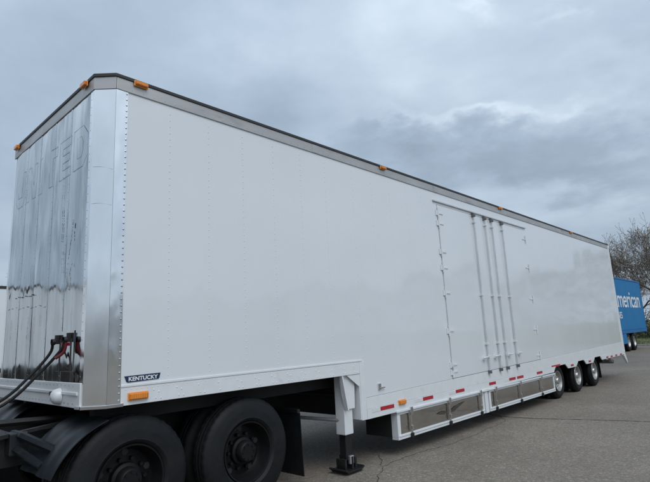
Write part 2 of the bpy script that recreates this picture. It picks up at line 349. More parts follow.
def drive_wheel(parent, loc):
    # dark steel disc wheel, deeply dished outer dual
    prof = [(0.286, 0.070), (0.292, 0.034), (0.287, 0.022), (0.276, 0.024), (0.268, 0.050), (0.258, 0.150), (0.232, 0.178), (0.178, 0.172), (0.150, 0.165), (0.0, 0.165)]
    w = MB().lathe(prof, n=64).build('wheel', HUBB, parent, smooth=True, loc=loc); w.scale = (1.019, 1, 1.019)
    make_tyre('tyre', RUBBER, w, 0.52, 0.288, 0.275, 0.0)
    make_tyre('tyre', RUBBER, w, 0.52, 0.288, 0.275, 0.345, 64)
    hm = MB().lathe([(0.135, 0.166), (0.130, 0.120), (0.105, 0.108), (0.098, 0.040), (0.085, 0.026), (0.0, 0.026)], n=32)
    for k in range(8):
        t = 2*math.pi*k/8; hm.tube([(0.07*math.cos(t), 0.027, 0.07*math.sin(t)), (0.07*math.cos(t), 0.016, 0.07*math.sin(t))], 0.010, 6)
    hm.build('hub', HUBB, w, smooth=True)
    lm = MB(); hub_ring(lm, 0.165, 10, 0.170, 0.017, 0.045); tag(lm.build('lug_nuts', HUBB, w), kind='stuff')
    hh = MB(); hub_ring(hh, 0.212, 5, 0.1755, 0.030, 0.003, 0.3); tag(hh.build('hand_holes', DARK, w), kind='stuff')
    return w
def alloy_wheel(parent, loc, far=False):
    prof = [(0.224, 0.060), (0.232, 0.020), (0.226, 0.010), (0.214, 0.013), (0.206, 0.034), (0.196, 0.078), (0.170, 0.092), (0.140, 0.078), (0.110, 0.074), (0.0, 0.074)]
    w = MB().lathe(prof, n=40).build('wheel', ALLOY, parent, smooth=True, loc=loc); w.scale = (1/.979, 1, 1)
    if far: w.rotation_euler.z = math.pi
    make_tyre('tyre', RUBBER, w, 0.385, 0.227, 0.215, 0.0, 64)
    make_tyre('tyre', RUBBER, w, 0.385, 0.227, 0.215, 0.27, 48)
    MB().lathe([(0.085, 0.075), (0.080, 0.020), (0.065, 0.004), (0.0, 0.004)], n=24).build('hub', ALLOY, w, smooth=True)
    lm = MB(); hub_ring(lm, 0.118, 10, 0.077, 0.013, 0.035); tag(lm.build('lug_nuts', CHROME, w), kind='stuff')
    hh = MB(); hub_ring(hh, 0.166, 10, 0.091, 0.017, 0.003, 0.3); tag(hh.build('hand_holes', DARK, w), kind='stuff')
    return w

# ------------------------------------------------------------------ the white trailer
A, ZT, ZG, ZL, LEN, WID, YF = 0.136, 4.095, 1.143, 0.57, 16.45, 2.61, 2.485
T = thing('moving_trailer', 'long white drop-deck moving trailer with polished metal nose and side doors', 'trailer')
def seam(x): return 0.835 + 0.0150*(x-3.4)
SX = 0.979        # measured length correction of the trailer
T.scale = (SX, 1, 1); T.location.z = .012
# inner shell: gooseneck box and deck box
sh = MB()
sh.prism([(-A+.012, A+.004), (0.004, 0.012), (LEN-.02, 0.012), (LEN-.02, WID-.012), (0.004, WID-.012), (-A+.012, YF-.004)], 'z', ZG+.012, ZT-.06)
sh.build('shell', UNDER, T)
sh = MB(); sh.box(3.36, LEN-.03, 0.014, WID-.014, 0.85, ZG+.008); sh.build('deck_floor', UNDER, T)
# front kick of the drop
box('drop_bulkhead', UNDER, T, 3.345, 3.36, 0.05, WID-.05, 0.60, ZG+.006)
# side panels between rivet lines
xs = [0.118 + 0.905*k for k in range(6)]
xs = [0.118, 1.02, 1.925, 2.83]
def gpanel(x0, x1, z0, z1, side=0):
    y = (0.0, 0.0115) if side == 0 else (WID-.0115, WID)
    return box('side_panel', WHITE, T, x0, x1, y[0], y[1], z0, z1)
for x0, x1 in zip(xs[:-1], xs[1:]): gpanel(x0, x1, 1.300, 3.962)
deckx = [2.83, 3.365]
gpanel(2.83, 3.365, 1.300, 3.962)
def sloped(name, x0, x1, zt, m=WHITE, y0=0.0, y1=0.0115, off=0.0):
    return MB().prism([(x0, seam(x0)+off), (x1, seam(x1)+off), (x1, zt), (x0, zt)], 'y', y0, y1).build(name, m, T)
DX0, DXM, DX1 = 5.66, 7.555, 9.44
cols = [3.365, 4.27, 5.18, DX0-.004]
for x0, x1 in zip(cols[:-1], cols[1:]): sloped('side_panel', x0, x1, 3.962)
cols2 = [DX1+.004, 10.33, 11.24, 12.15, 13.06, 13.97, 14.88, 15.79, LEN-.10]
for x0, x1 in zip(cols2[:-1], cols2[1:]): sloped('side_panel', x0, x1, 3.962)
box('side_panel', WHITE, T, DX0-.0035, DX1+.0035, 0.0, 0.0115, 3.752, 3.962)
box('far_wall', WHITE, T, 0.0, LEN-.10, WID-.011, WID, 0.85, 3.962)
# doors
def leaf(x0, x1, hs):
    d = MB().prism([(x0+.004, seam(x0)+.003), (x1-.004, seam(x1)+.003), (x1-.004, 3.745), (x0+.004, 3.745)], 'y', -.006, 0.0115).build('side_door', WHITE, T, bev=.002)
    return d
dl = leaf(DX0, DXM-.002, -1); dr = leaf(DXM+.002, DX1, 1)
box('door_header', RODP, T, 5.53, 9.52, -.028, 0.0, 3.79, 3.815, .003)
# hinges
hm = MB()
def hinge(d, x, z, dirn):
    h = MB().tube([(x, -.020, z-.085), (x, -.020, z+.085)], .014, 8)
    h.box(x+.008*dirn, x+.17*dirn, -.016, -.0065, z-.012, z+.014)
    h.box(x-.060*dirn, x-.008*dirn, -.014, -.0005, z-.045, z+.045)
    h.build('hinge', WHITE2, d)
    b2 = MB(); b2.dome((x+.05*dirn, -.0162, z+.001), (0, -1, 0), .007, .005); b2.dome((x+.13*dirn, -.0162, z+.001), (0, -1, 0), .007, .005)
for z in (3.60, 3.42, 2.93, 2.66, 2.24, 1.62, 1.08, 0.97):
    hinge(dl, DX0, z, 1)
for z in (3.53, 2.89, 2.21, 1.56, 1.02): hinge(dr, DX1, z, -1)
box('edge_strip', ZINC, dl, DX0+.006, DX0+.014, -.0085, -.006, 0.95, 3.70)
# lock rods
for i, (x, d) in enumerate(((6.945, dl), (7.41, dl), (7.715, dr), (8.19, dr))):
    zb = seam(x)-.035
    rod = MB().tube([(x, -.040, zb+.03), (x, -.040, 3.735)], 0.0145, 10).build('lock_rod', RODP, d, smooth=True)
    for z in (3.60, 2.235, 1.36):
        k = MB().box(x-.045, x+.045, -.013, -.0065, z-.022, z+.022).box(x-.024, x+.024, -.061, -.013, z-.018, z+.018)
        k.build('rod_guide', WHITE2, rod, bev=.003)
    MB().box(x-.030, x+.030, -.058, -.0065, 3.70, 3.775).box(x-.018, x+.042, -.066, -.05, 3.715, 3.745).build('cam_keeper', KEEP, rod, bev=.003)
    MB().box(x-.030, x+.030, -.060, -.0125, zb-.01, zb+.045).box(x-.016, x+.016, -.068, -.056, zb, zb+.03).build('cam_keeper', KEEP, rod, bev=.003)
    s = -1 if i < 2 else 1
    hd = MB().tube([(x, -.042, 1.14), (x+s*.03, -.062, 1.138), (x+s*.21, -.060, 1.128), (x+s*.235, -.056, 1.127)], .011, 8)
    hd.box(x-.02, x+.02, -.066, -.03, 1.11, 1.17)
    hd.build('handle', WHITE2, rod, smooth=True)
    MB().box(x+s*.15-.025, x+s*.15+.025, -.050, -.0065, 1.085, 1.117).build('handle_rest', WHITE2, d, bev=.003)
box('centre_strip', WHITE2, dl, DXM-.045, DXM-.008, -.013, -.006, 0.93, 3.73, .002)
# rails
tr = MB(); tr.box(.002, LEN-.004, -.012, .02, 3.958, ZT-.020)
tr.build('top_rail', RAIL, T, bev=.003)
for x in (2.6, 5.6, 8.6, 11.6, 14.4):
    box('rail_splice', RAIL, T, x, x+.12, -.0145, -.012, 3.964, ZT-.026)
fr = MB(); fr.box(-A-.012, -A+.02, A, YF, 3.958, ZT-.02); fr.build('front_top_rail', RAIL, T, bev=.003)
cr = MB(); cr.prism([(-A-.012, A-.002), (-.004, -.012), (.014, .01), (-A+.02, A+.015)], 'z', 3.958, ZT-.02); cr.build('corner_rail', RAIL, T)
# dark roof edge
re_ = MB(); hx = .022
re_.prism([(-A-hx, A-.010), (-.010, -hx), (LEN+.01, -hx), (LEN+.01, WID+hx), (-.010, WID+hx), (-A-hx, YF)], 'z', ZT-.020, ZT+.012)
re_.build('roof_edge', DARK, T, bev=.004)
rf = MB(); rf.prism([(-A+.05, A+.05), (.05, .06), (LEN-.03, .06), (LEN-.03, WID-.06), (.05, WID-.06), (-A+.05, YF-.05)], 'z', ZT+.012, ZT+.03); rf.build('roof', WHITE2, T)
# corner post of bright metal: flange on the front, chamfer face, flange on the side
MB().prism([(-A-.003, A), (0, -.003), (.006, .010), (-A+.010, A+.006)], 'z', 1.169, 3.957).build('corner_post', CORNER, T)
MB().box(.0015, .118, -.0045, .009, 1.169, 3.957).build('corner_flange', FLANGE, T)
MB().box(-A-.0045, -A+.009, A+.0015, A+.078, 1.353, 3.957).build('corner_flange', FLANGE, T)
cf = MB().prism([(-A-.003, YF-.06), (-A-.003, YF), (-.02, WID+.003), (.118, WID+.003), (.118, WID-.0), (-.01, WID-.012), (-A+.010, YF-.02), (-A+.010, YF-.06)], 'z', 1.155, 3.957); cf.build('corner_post', CORNER, T)
for z, sl in ((3.21, -.03), (2.87, -.02)):  # two thin slanting lines across the chamfer face
    n = 10; vs = []; fs = []
    for i in range(n+1):
        t = i/n; x = -A+.004+(A-.008)*t; y = A-.004-(A-.008)*t; zz = z+sl*t+.012*math.sin(3.1*t); o = .0031; w = .0010+.0008*math.sin(7*t)
        vs += [(x-o*.75, y-o*.75, zz-w), (x-o*.75, y-o*.75, zz+w)]
    for i in range(n): fs.append((2*i, 2*i+2, 2*i+3, 2*i+1))
    MB().add(vs, fs).build('corner_line', RAIL, T)
# front panels of stainless
ys = [A+.079, .67, 1.10, 1.54, 1.98, YF-.061]
for k, (y0, y1) in enumerate(zip(ys[:-1], ys[1:])):
    # each sheet is slightly oil-canned: a grid bulging between its rivet lines
    vs = []; fs = []; nu, nv = 8, 30; rr = random.Random(20+k); amp = [rr.uniform(-.003, .003) for _ in range(5)]
    for j in range(nv+1):
        for i in range(nu+1):
            u = i/nu; v = j/nv
            b = math.sin(math.pi*u)*(.0035 + sum(a*math.sin((q+1)*math.pi*v+q) for q, a in enumerate(amp)))
            vs.append((-A-.001-b, y0+.001+(y1-y0-.002)*u, 1.352+(3.957-1.352)*v))
    for j in range(nv):
        for i in range(nu): fs.append((j*(nu+1)+i, (j+1)*(nu+1)+i, (j+1)*(nu+1)+i+1, j*(nu+1)+i+1))
    MB().add(vs, fs).build('front_panel', STEEL, T, smooth=True)
for y in ys[1:-1]:
    box('seam_strip', STEEL, T, -A-.0045, -A-.001, y-.012, y+.012, 1.353, 3.956)
box('front_sill', WHITE2, T, -A-.020, -A+.02, A+.02, YF, ZG+.004, 1.350, .005)
box('front_sill_lip', WHITE2, T, -A-.032, -A-.019, A+.06, YF, 1.25, 1.275, .003)
cl_ = MB().prism([(-A-.03, A+.10), (-A-.028, A-.01), (-.012, -.022), (.14, -.020), (.14, .01), (0, .02), (-A+.01, A+.03), (-A+.01, A+.10)], 'z', ZG-.004, 1.168); cl_.build('corner_sill', CHROME, T, bev=.004)
# gooseneck bottom rail + drop post + deck rail
box('gooseneck_rail', WHITE2, T, .1185, 3.30, -.006, .05, ZG, 1.291, .003)
box('gooseneck_rail_cap', WHITE2, T, .1185, 3.362, -.011, .0, 1.2925, 1.312, .002)
box('drop_post', WHITE2, T, 3.302, 3.40, -.007, .05, ZL, 1.291, .003)
box('drop_face', WHITE2, T, 3.285, 3.3015, .0, .16, ZL+.01, ZG-.003, .002)
MB().prism([(3.05, ZG-.002), (3.30, ZG-.002), (3.30, ZG-.17)], 'y', .002, .012).build('gusset', WHITE2, T)
X1, X2 = 10.12, 14.02
up_r = MB().prism([(3.402, .692), (LEN-.06, .748), (LEN-.06, seam(LEN)-.004), (3.402, seam(3.4)-.004)], 'y', -.007, .0118); up_r.build('deck_rail', WHITE2, T, bev=.002)
arch = lambda c: [(c-.43, ZL+.03), (c-.30, .705), (c+.30, .705), (c+.43, ZL+.03)]
low = [(3.402, .690), (3.402, ZL), (10.15, ZL+.035)] + [(10.17, ZL+.06), (10.30, .7195)]
MB().prism(low, 'y', -.012, .0118).build('deck_lower_rail', WHITE2, T, bev=.002)
for a, b in ((11.02, 11.80), (12.42, 13.20)):
    MB().prism([(a-.08, .724+(a-11)*.0044), (a+.10, ZL+.045), (b-.10, ZL+.045), (b+.08, .727+(a-11)*.0044)], 'y', -.012, .0118).build('arch_plate', WHITE2, T, bev=.002)
MB().prism([(13.80, .7365), (13.92, ZL+.06), (LEN-.06, ZL+.07), (LEN-.06, .746)], 'y', -.012, .0118).build('deck_lower_rail', WHITE2, T, bev=.002)
# rear frame
MB().box(LEN-.10, LEN+.02, -.016, .10, .70, ZT-.021).build('rear_post', WHITE2, T, bev=.006)
MB().box(LEN-.10, LEN+.02, WID-.10, WID+.016, .70, ZT-.021).build('rear_post', WHITE2, T, bev=.006)
MB().prism([(LEN-.14, .60), (LEN+.02, .695), (LEN+.20, .40), (LEN+.16, .36)], 'y', -.010, .05).build('rear_corner_guard', WHITE2, T, bev=.004)
MB().prism([(LEN-.14, .60), (LEN+.02, .695), (LEN+.20, .40), (LEN+.16, .36)], 'y', WID-.05, WID+.01).build('rear_corner_guard', WHITE2, T, bev=.004)
for y0 in (.08, WID/2+.01): box('rear_door', WHITE, T, LEN-.02, LEN+.01, y0+.03, y0+WID/2-.12, .72, ZT-.12, .004)
box('rear_sill', WHITE2, T, LEN-.03, LEN+.012, .10, WID-.10, .60, .715, .006)
ug = MB().box(15.55, 15.64, .12, WID-.12, .42, .52).box(15.56, 15.62, .55, .63, .5, .86).box(15.56, 15.62, WID-.63, WID-.55, .5, .86).prism([(15.0, .84), (15.1, .84), (15.62, .48), (15.56, .44)], 'y', .15, .22); ug.build('underride_guard', ZINC, T)
box('tail_light_box', BLACK, T, 14.9, 15.3, .25, .85, .50, .66, .01)
# KENTUCKY emblem
em = MB().prism([(.148, 1.381), (.484, 1.386), (.474, 1.345), (.464, 1.334), (.178, 1.327), (.166, 1.336)], 'y', -.0045, -.0005).build('emblem', NAVY, T)
em['label'] = 'small navy emblem plate lettered KENTUCKY'
tx = text_mesh('lettering', 'KENTUCKY', DECALW, em, .048, bold=.0016, shear=.0, space=1.02, xs=1.0)
wv = [v.co.x for v in tx.data.vertices]; wmin, wmax = min(wv), max(wv)
for v in tx.data.vertices:
    v.co.x = .186 + (v.co.x-wmin)/(wmax-wmin)*.272; v.co.z = 1.3395 + v.co.z*.95 + (v.co.x-.186)*.006; v.co.y = -.0055
# lights and reflectors
def marker(name, x0, x1, z0, z1, y, m=AMBER, parent=T):
    b = box(name, m, parent, x0, x1, y-.026, y, z0, z1, .006)
    return b
def lamp_side(x0, x1, z0, z1, y, lab):
    b = box('marker_light', AMBERL, T, x0-.008, x1+.008, y-.010, y, z0-.008, z1+.008, .003); b['label'] = lab
    l = box('lens', AMBER, b, x0, x1, y-.034, y-.0085, z0, z1, .008)
    rb = MB(); n = 9
    for k in range(n): rb.box(x0+.012+(x1-x0-.024)*k/n, x0+.012+(x1-x0-.024)*(k+.45)/n, y-.037, y-.033, z0+.007, z1-.007)
    tag(rb.build('lens_ribs', AMBERL, b), kind='stuff')
    return b
lamp_side(.186, .356, 1.186, 1.236, -.006, 'amber marker lamp low beside the nose')
lamp_side(.17, .295, 4.045, 4.085, -.022, 'amber marker lamp at the near top corner')
for x in (4.12, 8.25, 12.75): lamp_side(x-.06, x+.06, 4.046, 4.084, -.022, 'amber marker lamp on the roof edge')
lamp_side(4.10, 4.25, .665, .715, -.012, 'amber marker lamp on the deck rail')
for y in (.31, 2.34):
    b = box('marker_light', AMBERL, T, -A-.032, -A-.0225, y-.06, y+.06, 4.035, 4.088, .003)
    box('lens', AMBER, b, -A-.058, -A-.031, y-.055, y+.055, 4.039, 4.084, .008)
def strip(x0, x1, m, z, h=.048):
    n = 'red_reflector' if m is RED else 'white_reflector'
    y = -.0125 if z < .69 else -.0125
    box(n, m, T, x0, x1, y-.003, y+.0003, z-h/2, z+h/2)
RZ = .655
for a, b, m in ((3.50, 3.675, SILVT), (3.68, 3.985, RED), (4.50, 4.715, SILVT), (4.72, 5.0, RED), (5.48, 5.69, SILVT), (5.695, 5.98, RED), (6.90, 7.17, RED), (7.55, 7.745, SILVT), (7.75, 8.05, RED), (8.12, 8.43, RED), (9.14, 9.45, RED)):
    strip(a, b, m, .664 + (a-3.5)*.0005)
box('red_reflector', RED, T, 10.05, 10.60, -.0102, -.0068, .712, .752)
for x in (11.40, 12.80, 14.45, 14.9, 15.4, 15.95): box('red_reflector', RED, T, x-.10, x+.10, -.0102 if x > 20 else -.0152, -.0118 if x < 20 else -.0068, .645, .69)
# latch, vent and placard details on the panel
MB().box(3.665, 3.72, -.022, -.0005, .905, .985).box(3.69, 3.80, -.028, -.018, .918, .936).build('latch', CHROME, T, bev=.004)
# ------------------------------------------------------------ belly boxes
def belly(x0, x1, straps):
    b = MB()
    b.box(x0, x1, .10, .55, .235, ZL+.02)
    o = b.build('storage_box', UNDER, T)
    f = .045
    # frame: top rail, bottom rails, end posts
    box('frame_top', WHITE2, o, x0, x1, -.008, .10, .528, .565, .004)
    box('frame_ledge', WHITE2, o, x0-.03, x1+.01, -.034, -.0125, .562, .590, .004)
    box('frame_bottom', WHITE2, o, x0, x1, -.008, .10, .205, .236, .004)
    box('frame_lip', WHITE2, o, x0+.02, x1-.02, -.014, .012, .240, .268, .004)
    box('frame_post', WHITE2, o, x0, x0+.07, -.006, .10, .2375, .5265, .004)
    box('frame_post', WHITE2, o, x1-.05, x1, -.006, .10, .2375, .5265, .004)
    cuts = [x0+.072] + [s for s in straps[1:-1]] + [x1-.052]
    for a, c in zip(cuts[:-1], cuts[1:]):
        vs = []; fs = []; nu, nv = 14, 4; rr = random.Random(int(a*100))
        am = rr.uniform(.001, .003)
        for j in range(nv+1):
            for i in range(nu+1):
                u = i/nu; v = j/nv
                vs.append((a+.002+(c-a-.004)*u, .006-am*math.sin(math.pi*u)*math.sin(math.pi*v)-.0012*math.sin(3*math.pi*u+2)*math.sin(math.pi*v), .27+(.527-.27)*v))
        for j in range(nv):
            for i in range(nu): fs.append((j*(nu+1)+i, j*(nu+1)+i+1, (j+1)*(nu+1)+i+1, (j+1)*(nu+1)+i))
        MB().add(vs, fs).build('polished_panel', MIRROR, o, smooth=True)
    for s in straps:
        st = MB().box(s-.020, s+.020, -.026, -.0155, .215, .535).box(s-.030, s+.030, -.050, -.026, .50, .605).box(s-.016, s+.016, -.044, -.026, .30, .36)
        st.build('latch_strap', CHROME, o, bev=.003)
        box('latch_foot', BLACK, o, s-.028, s+.028, -.040, -.0145, .195, .26, .004)
    return o
belly(4.05, 6.66, [4.36, 5.44, 6.50])
belly(6.86, 10.12, [7.10, 8.20, 9.30])
MB().box(6.70, 6.82, -.006, .06, .20, ZL).box(6.66, 6.86, -.03, -.0125, .56, .60).build('box_divider', WHITE2, T, bev=.004)
wing = MB()
for sx in (-1, 1):
    wing.prism([(5.44+sx*.05, .385), (5.44+sx*.14, .37), (5.44+sx*(.26 if sx < 0 else .32), .385+.02*(1+sx)), (5.44+sx*(.36 if sx < 0 else .55), .405+.04*(1+sx)), (5.44+sx*(.28 if sx < 0 else .42), .425+.026*(1+sx)), (5.44+sx*.18, .430+.008*(1+sx)), (5.44+sx*.08, .415)], 'y', -.0035, -.0015)
wing.build('wing_mark', WINGD, T)  # darker wing-shaped patch over the polished panel
# ------------------------------------------------------------ running gear
ax = MB()
for i, x in enumerate((10.62, 12.02, 13.42)):
    alloy_wheel(T, (x, .07, .373)); alloy_wheel(T, (x, WID-.07, .373), far=True)
    MB().tube([(x, .2, .385), (x, WID-.2, .385)], .065, 12).build('axle', BLACK, T)
    MB().lathe([(.19, .0), (.19, .14), (.0, .14)], (x, .52, .385), n=24).build('brake_drum', BLACK, T)
    MB().tube([(x-.45, .70, .62), (x-.1, .70, .47), (x+.1, .70, .47), (x+.45, .70, .62)], .04, 6).build('leaf_spring', BLACK, T)
for y in (.66, WID-.76): box('frame_beam', UNDER, T, 3.4, 15.9, y, y+.10, .60, .86)
for x in (4.6, 6.2, 7.8, 9.4, 11.3, 12.7, 14.2, 15.2): box('cross_beam', UNDER, T, x, x+.08, .06, WID-.06, .72, .85)
MB().add([(14.02, .10, .70), (14.02, .62, .70), (14.06, .62, .14), (14.06, .10, .14), (14.03, .10, .70), (14.03, .62, .70), (14.07, .62, .14), (14.07, .10, .14)], [(0,1,2,3),(7,6,5,4),(0,3,7,4),(1,5,6,2),(2,6,7,3),(0,4,5,1)]).build('mud_flap', RUBBER, T)
MB().box(2.05, 2.06, .1, .1, .1, .1)
# gooseneck under structure
for y in (.35, WID-.45): box('gooseneck_beam', UNDER, T, .05, 3.34, y, y+.10, .98, ZG+.006)
box('kingpin_plate', BLACK, T, .05, 1.9, .45, WID-.45, 1.10, ZG+.002)
# landing gear
def landing(y, near):
    s = MB().box(3.03, 3.19, y, y+.15, .43, ZG-.004)
    lg = s.build('landing_leg', WHITE2, T, bev=.008)
    bk = MB().prism([(2.955, ZG-.004), (3.24, ZG-.004), (3.215, .73), (3.03, .73), (2.99, .90)], 'y', y-.022, y-.002); bk.build('leg_bracket', WHITE2, lg, bev=.003)
    MB().prism([(2.945, ZG-.004), (2.965, ZG-.004), (3.045, .73), (3.025, .73)], 'y', y-.07, y-.0235).build('bracket_flange', WHITE2, lg)
    MB().box(3.052, 3.168, y+.022, y+.128, .13, .44).build('inner_tube', BLACK, lg, bev=.008)
    ft = MB().box(3.095, 3.125, y-.03, y+.18, .03, .18).prism([(2.93, .045), (2.97, .018), (3.25, .018), (3.29, .045), (3.27, .058), (3.245, .034), (2.975, .034), (2.95, .058)], 'y', y-.07, y+.22)
    ft.tube([(3.03, y+.075, .13), (3.19, y+.075, .13)], .028, 8)
    ft.box(3.0, 3.03, y, y+.15, .03, .155).box(3.19, 3.22, y, y+.15, .03, .155)
    ft.box(2.975, 3.245, y-.06, y+.21, .003, .0175)
    ft.build('foot', BLACK, lg, bev=.004)
    MB().box(3.075, 3.145, y-.022, y+.0215, .09, .19).build('foot_shackle', ZINC, lg, bev=.01)
    return lg
landing(.06, True); landing(WID-.30, False)
MB().tube([(3.11, .21, .90), (3.11, WID-.30, .90)], .022, 8).build('cross_shaft', BLACK, T)
MB().tube([(3.05, .16, .60), (2.62, 1.20, .66)], .022, 8).build('leg_brace', ZINC, T)
MB().tube([(3.05, WID-.22, .60), (2.62, 1.25, .66)], .022, 8).build('leg_brace', ZINC, T)
MB().tube([(2.62, 1.22, .66), (2.3, 1.22, ZG)], .022, 8).build('leg_brace', BLACK, T)
# front hardware
gp = box('connection_plate', STEEL, T, -A-.012, -A-.0065, .35, .76, 1.44, 1.79, .002)
for y, z in ((.70, 1.71), (.42, 1.72)):
    MB().box(-A-.045, -A-.0125, y-.018, y+.018, z-.03, z+.05).lathe([(.028, 0), (.028, .03), (0, .03)], (-A-.075, y, z-.01), 'x', 14).build('glad_hand', BLACK, gp, bev=.004)
MB().box(-A-.04, -A-.0125, .515, .565, 1.66, 1.69).build('electrical_socket', RED, gp, bev=.004)
box('plate_slot', DARK, gp, -A-.016, -A-.012, .40, .42, 1.45, 1.72); box('plate_slot', DARK, gp, -A-.016, -A-.012, .655, .675, 1.43, 1.72)
sock = MB().lathe([(.0, -.075), (.035, -.070), (.058, -.05), (.068, -.015), (.070, .0)], (-A-.022, .590, 1.232), 'x', 20).build('round_cover', WHITE2, T, smooth=True)
MB().box(-A-.075, -A-.021, .640, .70, 1.238, 1.272).build('cover_hinge', DARK, sock, bev=.004)
# ghost lettering left by removed decals on the nose
def stroke(mb, y, z, y2, z2, w=.010):
    d = Vector((y2-y, z2-z)); L = d.length; d.normalize(); n = Vector((-d.y, d.x))*w/2
    x = -A-.0082
    mb.add([(x, y+n.x, z+n.y), (x, y-n.x, z-n.y), (x, y2-n.x, z2-n.y), (x, y2+n.x, z2+n.y)], [(0, 1, 2, 3)])
# rivets: one joined set each (thousands)
rv = MB()
for x in [.56+.4525*k for k in range(6)]:
    z = 1.36
    while z < 3.93:
        if random.random() < .97: rv.dome((x, 0, z), (0, -1, 0), .0068, .0035)
        z += .066
for x in [3.39, 3.82, 4.27, 4.72, 5.18] + [9.9+.4525*k for k in range(14)]:
    z = seam(x)+.06
    while z < 3.93: rv.dome((x, 0, z), (0, -1, 0), .0068, .0035); z += .09
x = .16
while x < 3.3:
    rv.dome((x, -.006, 1.272), (0, -1, 0), .0055, .003); x += .05
x = .42
while x < 3.25:
    for dx, dz in ((0, 0), (.05, -.02), (.02, -.07), (.07, -.075)):
        if random.random() < .9: rv.dome((x+dx, -.006, 1.245+dz), (0, -1, 0), .008, .005)
    x += .23
x = 3.45
while x < 16:
    rv.dome((x, -.007, seam(x)-.03), (0, -1, 0), .006, .003)
    if x % .3 < .1: rv.dome((x, -.007, seam(x)-.085), (0, -1, 0), .006, .003)
    x += .10
tag(rv.build('rivets', RIVET, T), kind='stuff')
rm = MB(); z = 1.19
while z < 3.94:
    rm.dome((.104, -.0045, z), (0, -1, 0), .0105, .007); z += .056
x = .15
while x < 16.0:
    rm.dome((x, -.012, 3.985), (0, -1, 0), .006, .004); x += .115
for y in ys[1:-1]:
    z = 1.40
    while z < 3.94: rm.dome((-A-.0045, y, z), (-1, 0, 0), .005, .0025); z += .085
z = 1.40
while z < 3.94: rm.dome((-A-.003, A+.06, z), (-1, 0, 0), .007, .004); z += .075
y = .30
while y < 2.4: rm.dome((-A-.02, y, 1.325), (-1, 0, 0), .007, .004); rm.dome((-A-.02, y, 1.18), (-1, 0, 0), .007, .004); y += .09
tag(rm.build('metal_rivets', RIVETM, T), kind='stuff')
gh = MB()
def glyph(y0, polys, w, h=.40, z0=3.28):
    for p in polys:
        for a, b in zip(p[:-1], p[1:]): stroke(gh, y0-a[0]*w, z0+a[1]*h, y0-b[0]*w, z0+b[1]*h, .0065)
U = [[(0, 1), (0, .2), (.2, 0), (.8, 0), (1, .2), (1, 1), (.72, 1), (.72, .28), (.28, .28), (.28, 1), (0, 1)]]
Nn = [[(0, 0), (0, 1), (.3, 1), (.72, .4), (.72, 1), (1, 1), (1, 0), (.7, 0), (.28, .6), (.28, 0), (0, 0)]]
I_ = [[(.2, 0), (.2, 1), (.8, 1), (.8, 0), (.2, 0)]]
Tt = [[(.36, 0), (.36, .75), (0, .75), (0, 1), (1, 1), (1, .75), (.64, .75), (.64, 0), (.36, 0)]]
Ee = [[(0, 0), (0, 1), (1, 1), (1, .78), (.3, .78), (.3, .6), (.9, .6), (.9, .4), (.3, .4), (.3, .22), (1, .22), (1, 0), (0, 0)]]
Dd = [[(0, 0), (0, 1), (.7, 1), (1, .75), (1, .25), (.7, 0), (0, 0)], [(.3, .25), (.3, .75), (.6, .75), (.7, .6), (.7, .4), (.6, .25), (.3, .25)]]
yy = 2.33
for gl, w in ((U, .30), (Nn, .30), (I_, .14), (Tt, .30), (Ee, .29), (Dd, .32)):
    glyph(yy, gl, w); yy -= w + .085
gh.build('ghost_lettering', GHOST, T)
# dark marks on the nose sheets: adhesive runs, a squiggle, and painted-in mirrored lettering
def residue_reflection(pts, w, seed):
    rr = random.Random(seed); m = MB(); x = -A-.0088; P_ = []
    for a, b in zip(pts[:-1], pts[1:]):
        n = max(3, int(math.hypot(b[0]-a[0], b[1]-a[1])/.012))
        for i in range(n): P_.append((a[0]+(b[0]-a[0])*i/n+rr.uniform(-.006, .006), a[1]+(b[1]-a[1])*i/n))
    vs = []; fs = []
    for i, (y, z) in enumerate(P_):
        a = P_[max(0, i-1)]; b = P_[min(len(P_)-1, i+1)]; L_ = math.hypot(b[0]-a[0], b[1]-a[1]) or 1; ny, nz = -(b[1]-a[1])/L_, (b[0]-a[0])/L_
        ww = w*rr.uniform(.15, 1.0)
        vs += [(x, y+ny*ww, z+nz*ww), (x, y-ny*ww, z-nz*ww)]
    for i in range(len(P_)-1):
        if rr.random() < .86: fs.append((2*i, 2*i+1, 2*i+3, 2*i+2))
    m.add(vs, fs).build('residue_reflection', NOSEMARK, T)
residue_reflection([(.80, 3.30), (.79, 3.05)], .004, 1)
residue_reflection([(.78, 2.98), (.76, 2.75), (.77, 2.62)], .007, 2); residue_reflection([(.74, 2.55), (.72, 2.32)], .004, 6)
residue_reflection([(.50, 2.80), (.52, 2.66), (.56, 2.50), (.62, 2.30), (.58, 2.20), (.52, 2.15), (.49, 2.23), (.53, 2.31), (.47, 2.40)], .0045, 3)
residue_reflection([(.45, 2.76), (.45, 2.58)], .007, 4); residue_reflection([(.42, 2.55), (.43, 2.34)], .005, 5)
residue_reflection([(2.36, 2.36), (2.33, 2.22), (2.26, 2.32), (2.23, 2.20)], .011, 7)  # painted reflection: lettering mirrored from the white trailer across the lot
for k in range(8): residue_reflection([(2.12-k*.115, 2.215+.012*(k % 2)-k*.004), (2.04-k*.115, 2.21-k*.004)], .009, 10+k)  # upper row of the mirrored lettering, painted as dark dashes
for k in range(10): residue_reflection([(2.34-k*.13, 2.10+.012*(k % 3)-k*.006), (2.27-k*.13, 2.11-k*.006)], .005, 20+k)  # lower row of the painted-in reflected lettering
for k in range(6): residue_reflection([(2.2-k*.19, 1.98), (2.2-k*.19+.01, 1.74+.05*(k % 3))], .0025, 40+k)

